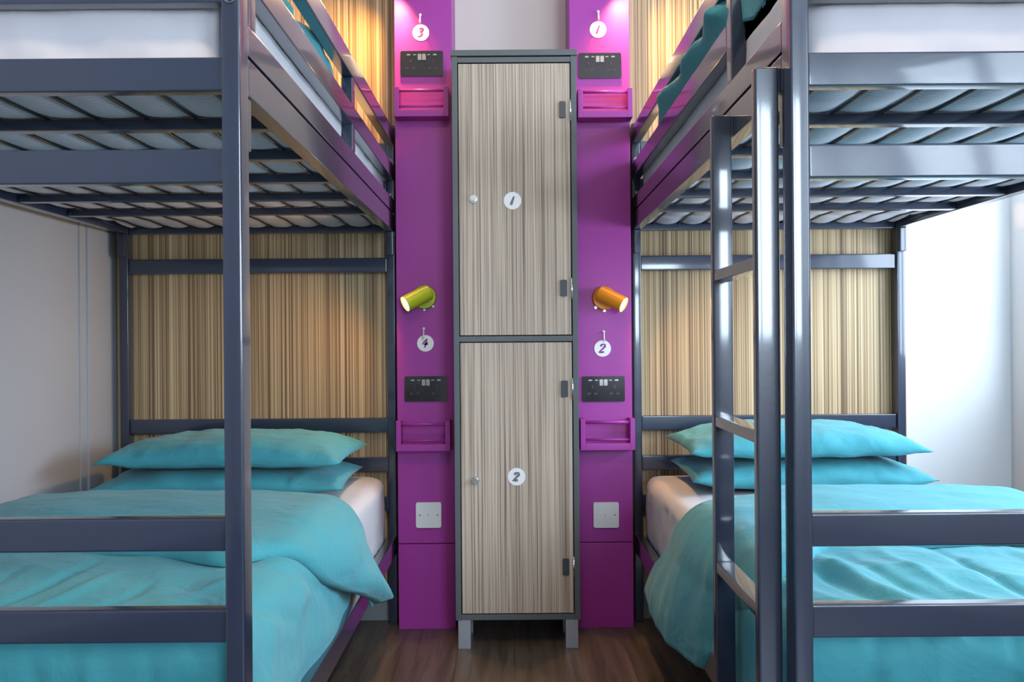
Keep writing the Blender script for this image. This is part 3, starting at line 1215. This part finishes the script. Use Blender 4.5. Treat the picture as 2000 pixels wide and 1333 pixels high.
# upper duvets: flat layer over the mattress with a lumpy edge towards the aisle
def upper_duvet(s, xi, ya, yb, width, edge, label, seed):
    """edge(y) -> (overhang towards the aisle, height of the roll, droop below the mattress top)"""
    zt = 1.585
    bm = bmesh.new()
    nu, nv = 90, 150
    P = []
    for i in range(nu + 1):
        row = []
        for j in range(nv + 1):
            y = ya + (yb - ya) * j / nv
            ov, hr, dr = edge(y)
            u = i / nu
            endf = smooth(0, .14, y - ya) * smooth(0, .12, yb - y)
            if u < .12:                      # droop face at the aisle edge
                k = u / .12
                q = -ov * (.4 + .6 * math.sin(PI * k * k)) if ov > 0 else -ov
                h = -dr + (dr + hr * .72) * k
            elif u < .26:                    # roll
                k = (u - .12) / .14
                q = -ov * .4 + (ov * .4 + .13) * (1 - math.cos(PI * k * .5))
                h = hr * (.72 + .28 * math.sin(PI * k * .5))
            else:
                k = (u - .26) / .74
                q = .13 + (width - .13) * k
                h = hr + (.045 - hr) * smooth(0, .35, k)
                if k > .95:
                    h *= 1 - .6 * (k - .95) / .05
            h = h * (.06 + .94 * endf) if h > 0 else h
            w = .012 * fbm((q * 5, y * 5, seed), 3) + .014 * (ridge((q * 6 + y * 3, y * 7 + h * 12, seed + 3)) - .8)
            x = xi + s * (q - (.6 * w if u < .26 else 0))
            w *= .15 + .85 * endf
            row.append((x, y, zt - .006 * (1 - endf) + max(h + w * .9, .0 if q > -.01 else -1)))
        P.append(row)
    grid_mesh(bm, P)
    o = obj('duvet', bm, M['teal'], smooth=True)
    so = o.modifiers.new('thickness', 'SOLIDIFY')
    so.thickness = .006
    so.offset = -1
    return tag(o, label, 'duvet', 'teal duvets on the bunks')


upper_duvet(-1, XIL - .031, YA + .06, 2.58, WID - .02,
            lambda y: (-.004, .118 + .012 * math.sin(y * 9), -.002 + .004 * math.sin(y * 23)),
            'teal duvet behind the guard rail on the upper berth of the left bunk', 2.2)


def edge_r(y):
    b1 = math.exp(-((y - 1.74) / .09) ** 2)
    b2 = smooth(1.92, 2.05, y) * smooth(3.06, 2.72, y)
    b0 = smooth(2.02, 1.92, y)
    lump = .5 + .5 * math.sin(y * 19 + 1)
    return (.006 + .010 * b1 + (.034 + .014 * lump) * b2, .10 * b0 + .02 + -.005 + .105 * b2, -.004 + .030 * b1 - .012 * b2)


upper_duvet(1, XIR + .031, YA + .055, 3.06, WID - .02, edge_r,
            'rumpled teal duvet spilling over the edge of the upper berth of the right bunk', 6.4)


def pillow(cx, cy, z, w, d, th, rot, tilt, label, seed, flat=.45):
    n, m = 56, 40
    mtx = Matrix.Translation((cx, cy, z)) @ Matrix.Rotation(rot, 4, 'Z') @ Matrix.Rotation(tilt, 4, 'X')
    bm = bmesh.new()
    top, bot = {}, {}
    for i in range(n + 1):
        for j in range(m + 1):
            u, v = -1 + 2 * i / n, -1 + 2 * j / m
            ex = w / 2 * u * (1 - .05 * (1 - u * u) - .035 * (1 - v * v) * abs(u) ** 3)
            ey = d / 2 * v * (1 - .06 * (1 - u * u) * abs(v) ** 3)
            hh = max(0, (1 - abs(u) ** 3.4)) ** .5 * max(0, (1 - abs(v) ** 3.4)) ** .5 * (1 - .12 * u * u)
            near = 1 - hh
            wk = .006 * fbm((u * 3 + seed, v * 3, seed), 3)
            wk += .016 * (ridge((u * 3.5 + seed, v * 1.2 + u, seed * 2)) - .8) * (.3 + near)
            wk += .011 * (ridge((u * 9 + seed, v * 2.5, seed)) - .8) * near
            ze = .004 * math.sin(u * 16 + seed) * near
            tz = th * (1 - flat) * hh + wk * min(1, hh * 3) + ze
            bz = -th * flat * hh + .5 * wk * min(1, hh * 3) + ze
            border = i in (0, n) or j in (0, m)
            vt = bm.verts.new(mtx @ Vector((ex, ey, ze if border else tz)))
            top[i, j] = vt
            bot[i, j] = vt if border else bm.verts.new(mtx @ Vector((ex, ey, bz)))
    for i in range(n):
        for j in range(m):
            bm.faces.new((top[i, j], top[i + 1, j], top[i + 1, j + 1], top[i, j + 1]))
            q = (bot[i, j], bot[i, j + 1], bot[i + 1, j + 1], bot[i + 1, j])
            try:
                bm.faces.new(q)
            except ValueError:
                pass
    o = obj('pillow', bm, M['teal'], smooth=True)
    return tag(o, label, 'pillow', 'teal pillows on the lower berths')


pillow(-.885, 3.15, .563, .76, .48, .084, R(1), R(1), 'teal pillow underneath on the left lower berth', 1.3, .40)
pillow(-.865, 3.15, .637, .735, .48, .097, R(-2), R(1), 'teal pillow on top of the stack on the left lower berth', 2.9, .26)
pillow(.890, 3.15, .570, .72, .48, .100, R(-1), R(1), 'teal pillow underneath on the right lower berth', 4.4, .40)
pillow(.875, 3.15, .655, .720, .48, .095, R(1), R(1), 'teal pillow on top of the stack on the right lower berth', 5.7, .26)
